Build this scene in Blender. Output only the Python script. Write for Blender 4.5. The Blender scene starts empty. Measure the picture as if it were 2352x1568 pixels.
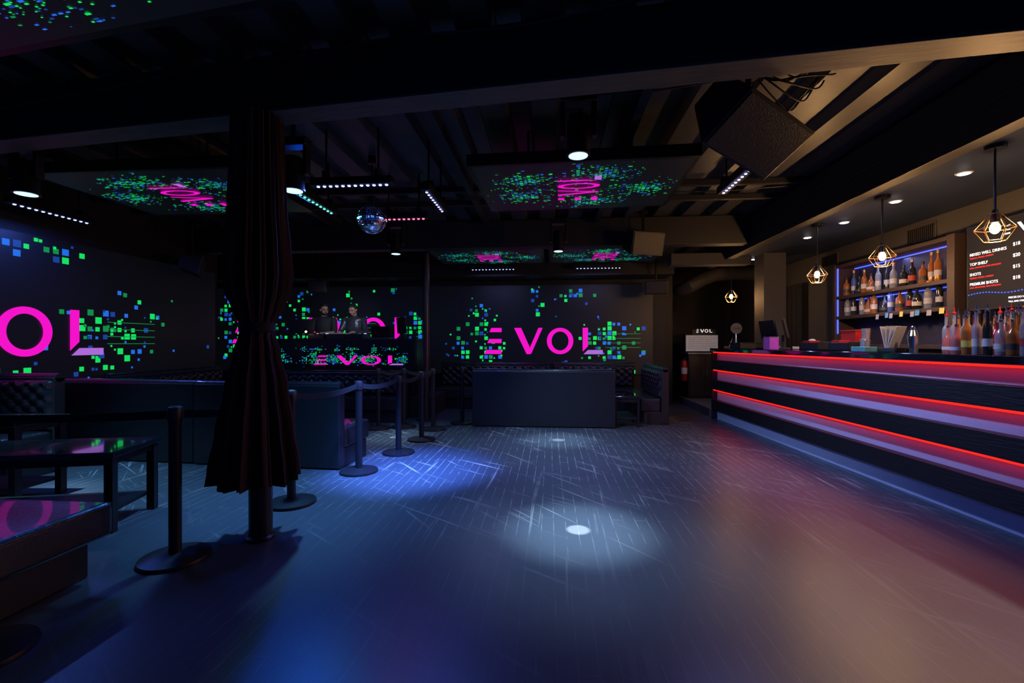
import bpy,bmesh,math,random
from mathutils import Vector as V, Matrix as M
random.seed(7)
S=bpy.context.scene
C=S.collection
S.view_settings.view_transform='Standard'
PI=math.pi
# ---------------------------------------------------------------- materials
def mat(name,col,rough=.5,metal=0,emit=None,es=0,var=.25,ns=14,bump=0,trans=0,coat=0,spec=.5,stretch=None):
    m=bpy.data.materials.new(name); m.use_nodes=True
    nt=m.node_tree; n=nt.nodes; l=nt.links
    p=n['Principled BSDF']
    tc=n.new('ShaderNodeTexCoord'); mp=n.new('ShaderNodeMapping'); nz=n.new('ShaderNodeTexNoise')
    if stretch: mp.inputs['Scale'].default_value=stretch
    nz.inputs['Scale'].default_value=ns; nz.inputs['Detail'].default_value=4
    l.new(tc.outputs['Object'],mp.inputs['Vector']); l.new(mp.outputs['Vector'],nz.inputs['Vector'])
    mx=n.new('ShaderNodeMix'); mx.data_type='RGBA'
    mx.inputs[6].default_value=(*[c*(1-var) for c in col],1); mx.inputs[7].default_value=(*[min(1,c*(1+var)) for c in col],1)
    l.new(nz.outputs['Fac'],mx.inputs[0]); l.new(mx.outputs[2],p.inputs['Base Color'])
    p.inputs['Roughness'].default_value=rough; p.inputs['Metallic'].default_value=metal
    p.inputs['Transmission Weight'].default_value=trans; p.inputs['Coat Weight'].default_value=coat
    p.inputs['Specular IOR Level'].default_value=spec
    if emit:
        p.inputs['Emission Color'].default_value=(*emit,1); p.inputs['Emission Strength'].default_value=es
    if bump:
        b=n.new('ShaderNodeBump'); b.inputs['Strength'].default_value=bump; b.inputs['Distance'].default_value=.01
        l.new(nz.outputs['Fac'],b.inputs['Height']); l.new(b.outputs['Normal'],p.inputs['Normal'])
    return m
def floor_mat():
    m=bpy.data.materials.new('floor_painted_boards'); m.use_nodes=True
    nt=m.node_tree; n=nt.nodes; l=nt.links; p=n['Principled BSDF']
    tc=n.new('ShaderNodeTexCoord')
    def noise(sc,stretch,det=5,rot=0):
        mp=n.new('ShaderNodeMapping')
        m0=n.new('ShaderNodeMapping'); m0.inputs['Rotation'].default_value=(0,0,rot); mp.inputs['Scale'].default_value=stretch
        nz=n.new('ShaderNodeTexNoise'); nz.inputs['Scale'].default_value=sc; nz.inputs['Detail'].default_value=det
        l.new(tc.outputs['Object'],m0.inputs['Vector']); l.new(m0.outputs['Vector'],mp.inputs['Vector']); l.new(mp.outputs['Vector'],nz.inputs['Vector']); return nz
    def ramp(src,a,b,ca=(0,0,0,1),cb=(1,1,1,1)):
        r=n.new('ShaderNodeValToRGB'); r.color_ramp.elements[0].position=a; r.color_ramp.elements[1].position=b
        r.color_ramp.elements[0].color=ca; r.color_ramp.elements[1].color=cb; l.new(src,r.inputs[0]); return r
    def mth(op,a,b=None,v=None):
        x=n.new('ShaderNodeMath'); x.operation=op; l.new(a,x.inputs[0])
        if b is not None: l.new(b,x.inputs[1])
        if v is not None: x.inputs[1].default_value=v
        return x.outputs[0]
    big=noise(.7,(1,1,1),2); fine=noise(70,(1,1,1),3)
    def planks(rot,w):
        mp=n.new('ShaderNodeMapping'); mp.inputs['Rotation'].default_value=(0,0,rot); l.new(tc.outputs['Object'],mp.inputs['Vector'])
        br=n.new('ShaderNodeTexBrick'); br.inputs['Scale'].default_value=1; br.inputs['Brick Width'].default_value=1.6; br.inputs['Row Height'].default_value=.085
        br.inputs['Mortar Size'].default_value=w; br.inputs['Mortar Smooth'].default_value=.2; l.new(mp.outputs['Vector'],br.inputs['Vector']); return br
    br=planks(PI/2,.0032)
    s1=ramp(noise(30,(1,.02,1),1,.03).outputs['Fac'],.66,.72); s2=ramp(noise(30,(.03,1,1),1,.6).outputs['Fac'],.67,.72); s3=ramp(noise(30,(1,.03,1),1,-.7).outputs['Fac'],.67,.72)
    wear=ramp(noise(1.6,(1,1,1),5).outputs['Fac'],.45,.62)
    brk=ramp(noise(7,(1,1,1),5).outputs['Fac'],.40,.62)
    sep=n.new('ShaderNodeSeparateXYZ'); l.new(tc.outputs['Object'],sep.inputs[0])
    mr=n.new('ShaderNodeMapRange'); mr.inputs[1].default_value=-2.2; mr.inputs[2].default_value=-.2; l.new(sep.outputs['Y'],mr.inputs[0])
    sc=mth('MAXIMUM',s1.outputs[0],s2.outputs[0]); sc=mth('MAXIMUM',sc,s3.outputs[0]); sc=mth('MULTIPLY',sc,wear.outputs[0])
    ln=mth('MULTIPLY',br.outputs['Fac'],brk.outputs[0]); ln=mth('MULTIPLY',ln,v=.9)
    sc=mth('MAXIMUM',sc,ln)
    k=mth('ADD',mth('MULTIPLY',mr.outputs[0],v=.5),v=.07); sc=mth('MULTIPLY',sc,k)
    mx=n.new('ShaderNodeMix'); mx.data_type='RGBA'; mx.inputs[6].default_value=(.034,.042,.056,1); mx.inputs[7].default_value=(.050,.057,.072,1); l.new(big.outputs['Fac'],mx.inputs[0])
    mx2=n.new('ShaderNodeMix'); mx2.data_type='RGBA'; mx2.inputs[7].default_value=(.42,.42,.42,1); l.new(mx.outputs[2],mx2.inputs[6]); l.new(sc,mx2.inputs[0])
    l.new(mx2.outputs[2],p.inputs['Base Color'])
    rr=ramp(noise(.9,(1,1,1),2).outputs['Fac'],.1,.9,(.29,.29,.29,1),(.42,.42,.42,1)); l.new(rr.outputs[0],p.inputs['Roughness'])
    p.inputs['Specular IOR Level'].default_value=.42
    b=n.new('ShaderNodeBump'); b.inputs['Strength'].default_value=.22; b.inputs['Distance'].default_value=.003
    h=mth('SUBTRACT',mth('MULTIPLY',fine.outputs['Fac'],v=.5),br.outputs['Fac'])
    l.new(h,b.inputs['Height']); l.new(b.outputs['Normal'],p.inputs['Normal'])
    return m
FLOOR=floor_mat()
WALL=mat('black_painted_wall',(.009,.009,.012),.6,ns=3,bump=.1)
WALLG=mat('grey_painted_wall',(.055,.052,.05),.7,ns=3)
CEILM=mat('painted_steel_deck',(.045,.047,.052),.38,.0,ns=4,var=.4,bump=.15)
SOFM=mat('soffit_paint',(.015,.026,.06),.45,ns=4)
BEAMM=mat('black_beam_paint',(.014,.014,.017),.55,ns=5,var=.5,bump=.2,stretch=(1,8,8))
BEAML=mat('beam_underside_lit_tint',(.08,.07,.055),.5,ns=5,var=.6,bump=.2,stretch=(1,8,8))  # lighter copy of the beam colour, light on the underside put into it
LEATH=mat('black_leather',(.012,.013,.018),.3,ns=60,bump=.25,coat=.35)
LEATH2=mat('dark_vinyl_panel',(.009,.010,.014),.4,ns=8,bump=.1)
BLK=mat('black_metal',(.012,.012,.015),.36,.3)
BLKP=mat('black_plastic',(.010,.010,.012),.45)
GLOSS=mat('gloss_black_tabletop',(.008,.008,.011),.07,coat=.6)
WOOD=mat('dark_stained_wood',(.03,.018,.012),.5,ns=6,var=.6,stretch=(1,1,10))
WOODH=mat('dark_wood_shelf',(.045,.027,.018),.5,ns=6,var=.6,stretch=(8,1,8))
BARB=mat('black_ribbed_board',(.006,.0055,.007),.5,ns=12,var=.8,bump=.5,stretch=(6,.6,6))
LAV=mat('panel_lavender_light_tint',(.34,.37,.52),.5,ns=3,var=.08)  # light grey panels, lavender light on them put into the base colour
REDL=mat('red_led_strip',(.8,.02,.01),.4,emit=(1,.008,.004),es=3.5)
BLUEL=mat('blue_led_strip',(.1,.1,.9),.4,emit=(.05,.1,1),es=2)
CURT=mat('dark_maroon_velvet',(.024,.0035,.004),.9,ns=30,bump=.2)
CURTB=mat('black_drape',(.008,.007,.008),.9,ns=30)
PNK=mat('pink_led',(0,0,0),.5,emit=(.85,.004,.55),es=1.05)
PNKV=mat('violet_led',(0,0,0),.5,emit=(.45,.16,.75),es=.9)
GRN=mat('green_led',(0,0,0),.5,emit=(.006,.72,.12),es=1)
GRN2=mat('dim_green_led',(0,0,0),.5,emit=(.004,.28,.07),es=.9)
BLU=mat('blue_led',(0,0,0),.5,emit=(.015,.15,.75),es=1)
BLU2=mat('dim_blue_led',(0,0,0),.5,emit=(.008,.05,.3),es=1)
SCR=mat('dark_led_panel',(.005,.005,.007),.42,emit=(.25,.3,.5),es=.006,ns=3)
CHR=mat('chrome',(.7,.7,.72),.15,1)
STEEL=mat('brushed_steel',(.35,.35,.36),.35,1)
DSTEEL=mat('dark_steel',(.07,.06,.06),.35,.8)
BRASS=mat('copper_wire',(.6,.33,.14),.3,1)
BULB=mat('warm_bulb',(1,.7,.4),.3,emit=(1,.62,.28),es=30)
DOWN=mat('downlight_lens',(1,1,1),.3,emit=(.8,.88,1),es=25)
LENS=mat('spot_lens',(1,1,1),.3,emit=(.5,.8,1),es=1.6)
WHITE=mat('white_paper',(.6,.6,.58),.7,ns=8,var=.05)
WPLA=mat('white_plastic',(.35,.35,.35),.4,ns=8,var=.05)
RED=mat('red_paint',(.35,.015,.012),.35)
YEL=mat('yellow_note',(.75,.6,.12),.7)
BLUN=mat('blue_note',(.1,.3,.5),.7)
MAG=mat('magenta_acrylic',(.3,.05,.4),.2,emit=(.5,.08,.7),es=.12)
GLS=mat('clear_glass',(.75,.8,.85),.08,trans=.85)
def dots(name,c,es=7): return mat(name,c,.3,emit=c,es=es)
# ---------------------------------------------------------------- helpers
def tm(loc=(0,0,0),rot=(0,0,0),sc=(1,1,1)):
    from mathutils import Euler
    return M.LocRotScale(V(loc),Euler(rot),V(sc))
def bx(bm,c,s,rot=(0,0,0)):
    bmesh.ops.create_cube(bm,size=1,matrix=tm(c,rot,s))
def cyl(bm,c,r,h,r2=None,rot=(0,0,0),seg=24):
    bmesh.ops.create_cone(bm,cap_ends=True,segments=seg,radius1=r,radius2=r if r2 is None else r2,depth=h,matrix=tm(c,rot))
def ell(bm,c,r,mm=None,seg=16):
    m=tm(c,(0,0,0),r)
    if mm is not None: m=mm@m
    bmesh.ops.create_uvsphere(bm,u_segments=seg,v_segments=max(8,seg//2+2),radius=1,matrix=m)
def cone(bm,p1,r1,p2,r2,seg=12,mm=None):
    p1=V(p1);p2=V(p2)
    if mm is not None: p1=mm@p1;p2=mm@p2
    d=p2-p1; L=d.length
    if L<1e-6: return
    bmesh.ops.create_cone(bm,cap_ends=True,segments=seg,radius1=r1,radius2=r2,depth=L,matrix=M.Translation((p1+p2)/2)@d.to_track_quat('Z','Y').to_matrix().to_4x4())
def cap(bm,p1,r1,p2,r2,mm=None):
    cone(bm,p1,r1,p2,r2,12,mm)
    for p,r in((p1,r1),(p2,r2)): ell(bm,p if mm is None else mm@V(p),(r,r,r),seg=12)
def tube(bm,pts,r,seg=8):
    rings=[]
    n=len(pts); pts=[V(p) for p in pts]
    for i,p in enumerate(pts):
        d=(pts[min(i+1,n-1)]-pts[max(i-1,0)]).normalized()
        q=d.to_track_quat('Z','Y')
        rings.append([bm.verts.new(p+q@V((r*math.cos(2*PI*k/seg),r*math.sin(2*PI*k/seg),0))) for k in range(seg)])
    for a,b in zip(rings,rings[1:]):
        for k in range(seg): bm.faces.new((a[k],a[(k+1)%seg],b[(k+1)%seg],b[k]))
    bm.faces.new(rings[0][::-1]); bm.faces.new(rings[-1])
def lathe(bm,prof,seg=20,c=(0,0,0)):
    rings=[]
    for r,z in prof:
        rings.append([bm.verts.new((c[0]+r*math.cos(2*PI*k/seg),c[1]+r*math.sin(2*PI*k/seg),c[2]+z)) for k in range(seg)])
    for a,b in zip(rings,rings[1:]):
        for k in range(seg): bm.faces.new((a[k],a[(k+1)%seg],b[(k+1)%seg],b[k]))
    bm.faces.new(rings[0][::-1]); bm.faces.new(rings[-1])
def quad(bm,pts,mi=0):
    f=bm.faces.new([bm.verts.new(p) for p in pts]); f.material_index=mi; return f
def fin(bm,name,m,parent=None,smooth=False,bevel=0,loc=None,rot=None,label=None,cat=None,group=None,kind=None,seg=2,mtx=None):
    me=bpy.data.meshes.new(name); bmesh.ops.recalc_face_normals(bm,faces=bm.faces) if name not in('screen_pattern','lettering') else None
    bm.to_mesh(me); bm.free()
    for x in (m if isinstance(m,list) else [m]): me.materials.append(x)
    o=bpy.data.objects.new(name,me); C.objects.link(o)
    if smooth:
        for p in me.polygons: p.use_smooth=True
        try: me.set_sharp_from_angle(angle=math.radians(40))
        except Exception: pass
    if bevel:
        b=o.modifiers.new('bevel','BEVEL'); b.width=bevel; b.segments=seg; b.limit_method='ANGLE'
    if parent: o.parent=parent
    if loc: o.location=loc
    if rot: o.rotation_euler=rot
    if mtx: o.matrix_local=mtx
    tag(o,label,cat,group,kind)
    return o
def tag(o,label=None,cat=None,group=None,kind=None):
    if label:o['label']=label
    if cat:o['category']=cat
    if group:o['group']=group
    if kind:o['kind']=kind
def root(name,loc,rot=(0,0,0),label='',cat='',group=None,mtx=None):
    o=bpy.data.objects.new(name,None); o.empty_display_size=.1; C.objects.link(o)
    o.location=loc; o.rotation_euler=rot
    if mtx: o.matrix_world=mtx
    tag(o,label,cat,group); return o
def dup(r,loc,rot=None,sc=None):
    c=r.copy(); C.objects.link(c); c.location=loc
    if rot is not None: c.rotation_euler=rot
    if sc: c.scale=sc
    def rec(src,dst):
        for ch in src.children:
            k=ch.copy(); k.parent=dst; C.objects.link(k); rec(ch,k)
    rec(r,c); return c
def N(): return bmesh.new()
def struct(name,c,s,m,rot=(0,0,0),bevel=0):
    b=N(); bx(b,(0,0,0),s); return fin(b,name,m,loc=c,rot=rot,kind='structure',bevel=bevel)
def light(kind,loc,power,col,parent=None,target=None,size=.05,angle=60,blend=.5,sy=None):
    d=bpy.data.lights.new(kind.lower()+'_lamp',kind); d.energy=power; d.color=col
    if kind=='SPOT': d.spot_size=math.radians(angle); d.spot_blend=blend; d.shadow_soft_size=size
    elif kind=='AREA':
        d.size=size
        if sy: d.shape='RECTANGLE'; d.size_y=sy
    else: d.shadow_soft_size=size
    o=bpy.data.objects.new(d.name,d); C.objects.link(o); o.location=loc
    if target is not None: o.rotation_euler=(V(target)-V(loc)).to_track_quat('-Z','Y').to_euler()
    return o
def fmat(o,ux,uy):
    ux=V(ux).normalized(); uy=V(uy).normalized(); uz=ux.cross(uy)
    m=M.Identity(4)
    for i in range(3): m[i][0]=ux[i]; m[i][1]=uy[i]; m[i][2]=uz[i]; m[i][3]=o[i]
    return m
def text(s,size,loc,m,parent,ext=.001,align='LEFT',name='lettering',mtx=None):
    c=bpy.data.curves.new('t','FONT'); c.body=s; c.size=size; c.extrude=ext; c.align_x=align; c.offset=size*.008
    t=bpy.data.objects.new('t',c); C.objects.link(t); bpy.context.view_layer.update()
    me=bpy.data.meshes.new_from_object(t.evaluated_get(bpy.context.evaluated_depsgraph_get())); bpy.data.objects.remove(t)
    me.materials.clear(); me.materials.append(m)
    o=bpy.data.objects.new(name,me); C.objects.link(o); o.parent=parent
    if mtx: o.matrix_local=mtx
    else: o.location=loc
    return o
# ---------------------------------------------------------------- room
CZ=3.2
struct('floor',(-1.5,5,-.05),(12.4,13.4,.1),FLOOR).location=(-1.5,5,-.05)
struct('wall_left',(-6.0,3.0,1.6),(.2,9.3,3.2),WALL)
struct('wall_recess',(-6.75,7.7,1.6),(1.5,.1,3.2),WALL)
struct('wall_recess_side',(-7.6,8.75,1.6),(.2,2.1,3.2),WALL)
struct('wall_back',(-2.6,9.8,1.6),(10,.2,3.2),WALL)
struct('wall_alcove_side',(2.5,10.75,1.6),(.2,1.7,3.2),WALL)
struct('wall_alcove_back',(3.55,11.6,1.6),(2.3,.2,3.2),WALL)
struct('wall_right',(4.5,5,1.6),(.2,13,3.2),WALLG)
b=N(); x=-7.7; per=.42; top=CZ+.09
pts=[]
while x<4.6:
    pts+= [(x,CZ),(x+.2,CZ),(x+.235,top),(x+.385,top)]; x+=per
pts.append((x,CZ))
for (x1,z1),(x2,z2) in zip(pts,pts[1:]): quad(b,[(x1,-1.6,z1),(x2,-1.6,z2),(x2,11.7,z2),(x1,11.7,z1)])
bmesh.ops.remove_doubles(b,verts=b.verts,dist=1e-4)
r=bmesh.ops.extrude_face_region(b,geom=list(b.faces)); bmesh.ops.translate(b,vec=(0,0,.06),verts=[v for v in r['geom'] if isinstance(v,bmesh.types.BMVert)])
fin(b,'ceiling',CEILM,kind='structure')
struct('trim_1',(-1.42,2.87,3.0),(9.05,.17,.36),BEAMM,(0,0,math.radians(-6.05)),.008)
struct('trim_14',(-1.42,2.87,2.815),(9.05,.19,.02),BEAML,(0,0,math.radians(-6.05)),.004)  # thin strip carrying the painted light under the beam
struct('trim_2',(-1.5,7.05,2.98),(9.1,.2,.42),BEAMM,bevel=.008)
struct('trim_3',(-2.6,9.35,2.91),(10,.7,.55),WALL)
struct('ceiling_bar_soffit',(3.73,3.6,2.97),(1.34,10.4,.44),SOFM)
struct('trim_4',(3.0,3.6,2.93),(.14,10.4,.46),BEAMM,bevel=.008)
struct('trim_5',(2.7,8.0,2.72),(1.3,.22,.2),WALLG,bevel=.01)
for i,(xx) in enumerate((-4.9,-3.3,-.95,.7)):
    struct('trim_%d'%(6+i),(xx,5.05,3.15),(.07,3.7,.1),BEAMM)
struct('trim_10',(-1.5,6.0,3.16),(9,.06,.06),BEAMM)
struct('trim_11',(-1.5,5.45,3.16),(9,.06,.06),BEAMM)
struct('floor_platform',(3.62,9.8,.065),(1.52,3.4,.13),mat('platform_grey',(.10,.11,.13),.6))
struct('wall_pillar',(3.6,7.78,1.46),(.34,.34,2.58),WALLG)
# ---------------------------------------------------------------- screens
def letters(bm,sx,sy,z,x0=0,y0=0,only_e=False):
    def P(pts,mi=0): quad(bm,[(x0+a*sx,y0+c*sy,z) for a,c in pts],mi)
    P([(.2,.84),(.67,.84),(.67,1),(.27,1)]); P([(.12,.42),(.67,.42),(.67,.58),(.19,.58)]); P([(0,0),(.67,0),(.67,.16),(.07,.16)])
    if only_e: return
    P([(1.15,1),(1.63,0),(1.78,.0),(1.82,.1),(1.42,1)])
    P([(1.80,.0),(2.24,1),(2.08,1),(1.76,.26)][::1])
    n=40
    for i in range(n):
        a=2*PI*i/n; c=2*PI*(i+1)/n
        P([(2.9+.32*math.cos(a),.5+.36*math.sin(a)),(2.9+.5*math.cos(a),.5+.5*math.sin(a)),(2.9+.5*math.cos(c),.5+.5*math.sin(c)),(2.9+.32*math.cos(c),.5+.36*math.sin(c))])
    P([(3.75,.1),(3.95,.3),(3.95,1),(3.75,1)]); P([(3.78,0),(4.5,0),(4.5,.16),(3.95,.16)],1)
WG=[(-.1,1.1,.38,.7,.6),(-.9,.3,.4,.45,.55),(.1,.05,.5,.35,.7),(2.0,2.2,.2,.5,.75),(3.3,2.25,.42,.2,.95),(4.7,.6,.7,.5,.85),(4.9,-.15,.6,.3,.5),(3.0,-.3,1,.15,.3),(5.8,1.0,.3,.2,.3)]
def pattern(bm,rect,sx,sy,z,mode='wall',rep=None,seed=1,dens=1):
    rng=random.Random(seed); x0,x1,y0,y1=rect
    def D(x,y):
        if mode=='wall':
            best=0
            for off in (rep or [0]):
                d=sum(w*math.exp(-((x-off-a)/s)**2-((y-c)/t)**2) for a,c,s,t,w in WG); best=max(best,d)
            return best
        a=(x-2.25)/3.4; c=(y-.5)/2.1
        if abs(a)<.42 and abs(c)<.3: return .03 if abs(a)<.36 else .3
        r=math.hypot(a,c); th=math.atan2(c,a)
        return .95*math.exp(-((r-.75)/.22)**2)*(.1+.9*math.cos(2.5*th+seed)**4)+.3*math.exp(-(a/.14)**2-(c/.8)**2)+.45*math.exp(-(c/.05)**2)
    def cell(c,scl,wide,thr):
        gx=math.floor(x0/(c*wide)); 
        while gx*c*wide<x1:
            gy=math.floor(y0/c)
            while gy*c<y1:
                cx=gx*c*wide;cy=gy*c
                s=rng.uniform(.5,.86)*scl
                w=c*wide*s;h=c*s
                if x0+.02<cx and cx+w<x1-.02 and y0+.02<cy and cy+h<y1-.02:
                    if rng.random()<D(cx+w/2,cy+h/2)*thr*dens:
                        k=rng.random(); mi=0 if k<.38 else 1 if k<.62 else 2 if k<.82 else 3
                        quad(bm,[(cx*sx,cy*sy,z),((cx+w)*sx,cy*sy,z),((cx+w)*sx,(cy+h)*sy,z),(cx*sx,(cy+h)*sy,z)],mi)
                gy+=1
            gx+=1
    if mode=='wall':
        cell(.18,1,1,1.05); z+=.0012; cell(.09,1,1,.16)
        z+=.0012
        for i in range(int((x1-x0)*(y1-y0)*.9)):
            cx=rng.uniform(x0+.2,x1-.3);cy=rng.uniform(y0+.2,y1-.2)
            if D(cx,cy)<.02 and rng.random()<.72: continue
            s=rng.choice((.06,.1,.13)); mi=rng.choice((2,3,3,1))
            quad(bm,[(cx*sx,cy*sy,z),((cx+s)*sx,cy*sy,z),((cx+s)*sx,(cy+s)*sy,z),(cx*sx,(cy+s)*sy,z)],mi)
        z+=.001
        for off in (rep or [0]):
            for k in range(4):
                cy=.25+.17*k; a=max(x0,4.6+off);e=min(x1,5.9+off)
                if e>a: quad(bm,[(a*sx,cy*sy,z),(e*sx,cy*sy,z),(e*sx,(cy+.014)*sy,z),(a*sx,(cy+.014)*sy,z)],2)
    else:
        cell(.1,1,1.0,.6); z+=.001; cell(.05,1,1.4,.25)
def screen(label,o,ux,uy,sx,sy,rect,texts=(0,),mode='wall',th=.05,seed=1,rep=None,frame=False,dens=1,z0=.003,es=()):
    r=root('led_screen',(0,0,0),label=label,cat='screen',mtx=fmat(o,ux,uy))
    x0,x1,y0,y1=rect
    b=N(); bx(b,((x0+x1)/2*sx,(y0+y1)/2*sy,-th/2),((x1-x0)*sx,(y1-y0)*sy,th)); fin(b,'screen_panel',SCR,r)
    if frame:
        b=N(); X0,X1,Y0,Y1=x0*sx,x1*sx,y0*sy,y1*sy; g=.02
        for c,s in (((X0-g,(Y0+Y1)/2,-.05),(.04,Y1-Y0+.08,.1)),((X1+g,(Y0+Y1)/2,-.05),(.04,Y1-Y0+.08,.1)),(((X0+X1)/2,Y0-g,-.05),(X1-X0,.04,.1)),(((X0+X1)/2,Y1+g,-.05),(X1-X0,.04,.1))): bx(b,c,s)
        for yy in (Y0+.25*(Y1-Y0),Y0+.75*(Y1-Y0)):
            for xx in (X0+.25*(X1-X0),X0+.75*(X1-X0)): cyl(b,(xx,yy,-.05-(CZ-o[2])/2),.012,CZ-o[2]-.02,seg=8)
            bx(b,((X0+X1)/2,yy,-.08),(X1-X0,.05,.05))
        fin(b,'mounting_frame',BLK,r)
    b=N(); pattern(b,rect,sx,sy,z0,mode,rep,seed,dens); fin(b,'screen_pattern',[GRN,BLU,GRN2,BLU2],r)
    b=N()
    for t in texts: letters(b,sx,sy,z0+.008,x0=t*sx)
    for t in es: letters(b,sx,sy,z0+.008,x0=t*sx,only_e=True)
    fin(b,'lettering',[PNK,PNKV],r)
    return r
screen('wall-sized black LED screen with pink lettering and green blue squares',(-1.386,9.649,1.07),(1,0,0),(0,0,1),.555,.555,(-2.15,6.35,-.75,2.63),seed=3)
screen('LED screen behind the dj booth with pink lettering and coloured squares',(-5.45,9.649,1.3),(1,0,0),(0,0,1),.56,.56,(-3.55,5.1,-1.1,2.2),texts=(0.0,),es=(-2.9,),rep=[0,-2.9],seed=5)
screen('large side wall LED screen with pink lettering and green blue squares',(-5.849,3.0,1.15),(0,1,0),(0,0,1),.56,.56,(-5,8.1,-.8,2.46),texts=(0,),rep=[0,-6],seed=8)
def cpanel(xc,yc,rotd,label,seed,fr=True,z=2.8,hl=.63):
    a=math.radians(rotd); ux=V((math.sin(a),-math.cos(a),0)); uy=V((-math.cos(a),-math.sin(a),0))
    sx,sy=.155,.4
    o=V((xc,yc,z))-ux*(2.25*sx)-uy*(.5*sy)
    return screen(label,o,ux,uy,sx,sy,(2.25-hl/sx,2.25+hl/sx,.5-.92/sy,.5+.92/sy),mode='ceil',seed=seed,frame=fr)
cpanel(.28,4.45,-2,'ceiling-hung LED panel with pink lettering and dashed coloured pattern',1)
cpanel(-3.65,4.33,0,'ceiling-hung LED panel near the side wall with pink lettering',2)
cpanel(-1.05,7.92,0,'ceiling-hung LED panel near the back wall',4,hl=.6)
cpanel(.95,7.92,0,'ceiling-hung LED panel near the back wall',6,hl=.6)
cpanel(-2.15,1.38,-8,'ceiling-hung LED panel with blue and green squares above the seating',9)
# ---------------------------------------------------------------- bar
bar=root('bar_counter',(2.975,5.0,0),(0,0,math.radians(3.4)),'long black bar counter with red lit horizontal bands','bar')
L0,L1=-4.2,3.1
def bpart(name,x0,x1,z0,z1,m,bev=0,y0=L0,y1=L1):
    b=N(); bx(b,((x0+x1)/2,(y0+y1)/2,(z0+z1)/2),(x1-x0,y1-y0,z1-z0)); return fin(b,name,m,bar,bevel=bev)
bpart('countertop',-.04,.6,1.155,1.215,GLOSS,.008)
bpart('counter_body',.09,.55,0,1.15,LAV)
for z0,z1 in ((.85,1.015),(.51,.675),(.17,.335)): bpart('front_board',0,.088,z0,z1,BARB,.004)
for z in (1.136,.832,.492): bpart('led_strip',.02,.06,z,z+.016,REDL)
bpart('end_panel',0,.55,.0,1.15,BARB,.003,L1,L1+.03)
r=root('back_bar_cabinet',(4.18,5.3,0),label='dark wooden back bar cabinet under the shelves',cat='cabinet')
b=N(); bx(b,(0,0,.46),(.42,3.6,.92)); fin(b,'cabinet_body',WOOD,r,bevel=.005)
b=N(); bx(b,(-.01,0,.94),(.44,3.64,.04)); fin(b,'worktop',GLOSS,r,bevel=.005)
for i in range(5):
    b=N(); bx(b,(-.22,-1.44+.72*i,.47),(.02,.68,.82)); d=fin(b,'cabinet_door',WOOD,r,bevel=.004)
    b=N(); bx(b,(-.24,-1.2+.72*i,.6),(.02,.02,.14)); fin(b,'handle',STEEL,d)
r=root('liquor_shelf',(4.24,5.97,.96),label='dark wooden liquor shelf with blue lit edges behind the bar',cat='shelf')
for y in (-.96,.96):
    b=N(); bx(b,(0,y,.73),(.3,.09 if y<0 else .06,1.46)); fin(b,'side_post',WOODH,r,bevel=.004)
for z in (.3,.7,.985,1.43):
    b=N(); bx(b,(0,0,z),(.27,1.86,.045)); fin(b,'shelf_board',WOODH,r,bevel=.004)
b=N(); bx(b,(.14,0,.75),(.01,1.86,1.4)); fin(b,'back_panel',mat('dusky_panel',(.035,.035,.06),.5),r)
b=N(); bx(b,(-.12,.915,.95),(.015,.012,.95)); bx(b,(.1,0,1.4),(.012,1.8,.012)); bx(b,(.1,0,.955),(.012,1.8,.01)); fin(b,'led_strip',BLUEL,r)
light('AREA',(4.2,5.97,2.33),5,(.35,.45,1),target=(4.3,5.97,1.2),size=.1,sy=1.7)
light('AREA',(4.2,5.97,1.9),4,(.6,.6,1),target=(4.3,5.97,1.2),size=.1,sy=1.7)
def bmat(n,c,tr=.6): return mat(n,c,.1,trans=tr,ns=5,var=.1)
LQ={'amber':bmat('amber_liquor',(.42,.15,.03),.4),'clear':bmat('clear_liquor',(.5,.55,.6),.7),'dark':bmat('dark_bottle_glass',(.02,.02,.015),.2),'red':bmat('red_liquor',(.42,.03,.03),.4),'green':bmat('green_bottle_glass',(.03,.10,.04),.4),'blue':bmat('blue_bottle_glass',(.1,.18,.5),.5),'pink':bmat('pink_liquor',(.5,.16,.14),.5)}
LB=[mat('cream_label',(.5,.46,.36),.6),mat('red_label',(.35,.04,.03),.6),mat('white_label',(.42,.42,.42),.6),mat('black_label',(.03,.03,.03),.5),mat('yellow_label',(.5,.38,.06),.6)]
PR={0:[(.034,0),(.037,.01),(.037,.17),(.033,.195),(.014,.225),(.013,.29)],
    1:[(.04,0),(.043,.01),(.043,.13),(.036,.16),(.015,.185),(.014,.24)],
    2:[(.03,0),(.031,.01),(.033,.19),(.028,.215),(.013,.24),(.012,.32)],
    3:[(.045,0),(.05,.02),(.047,.09),(.03,.14),(.014,.17),(.014,.22)]}
protos={}
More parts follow.
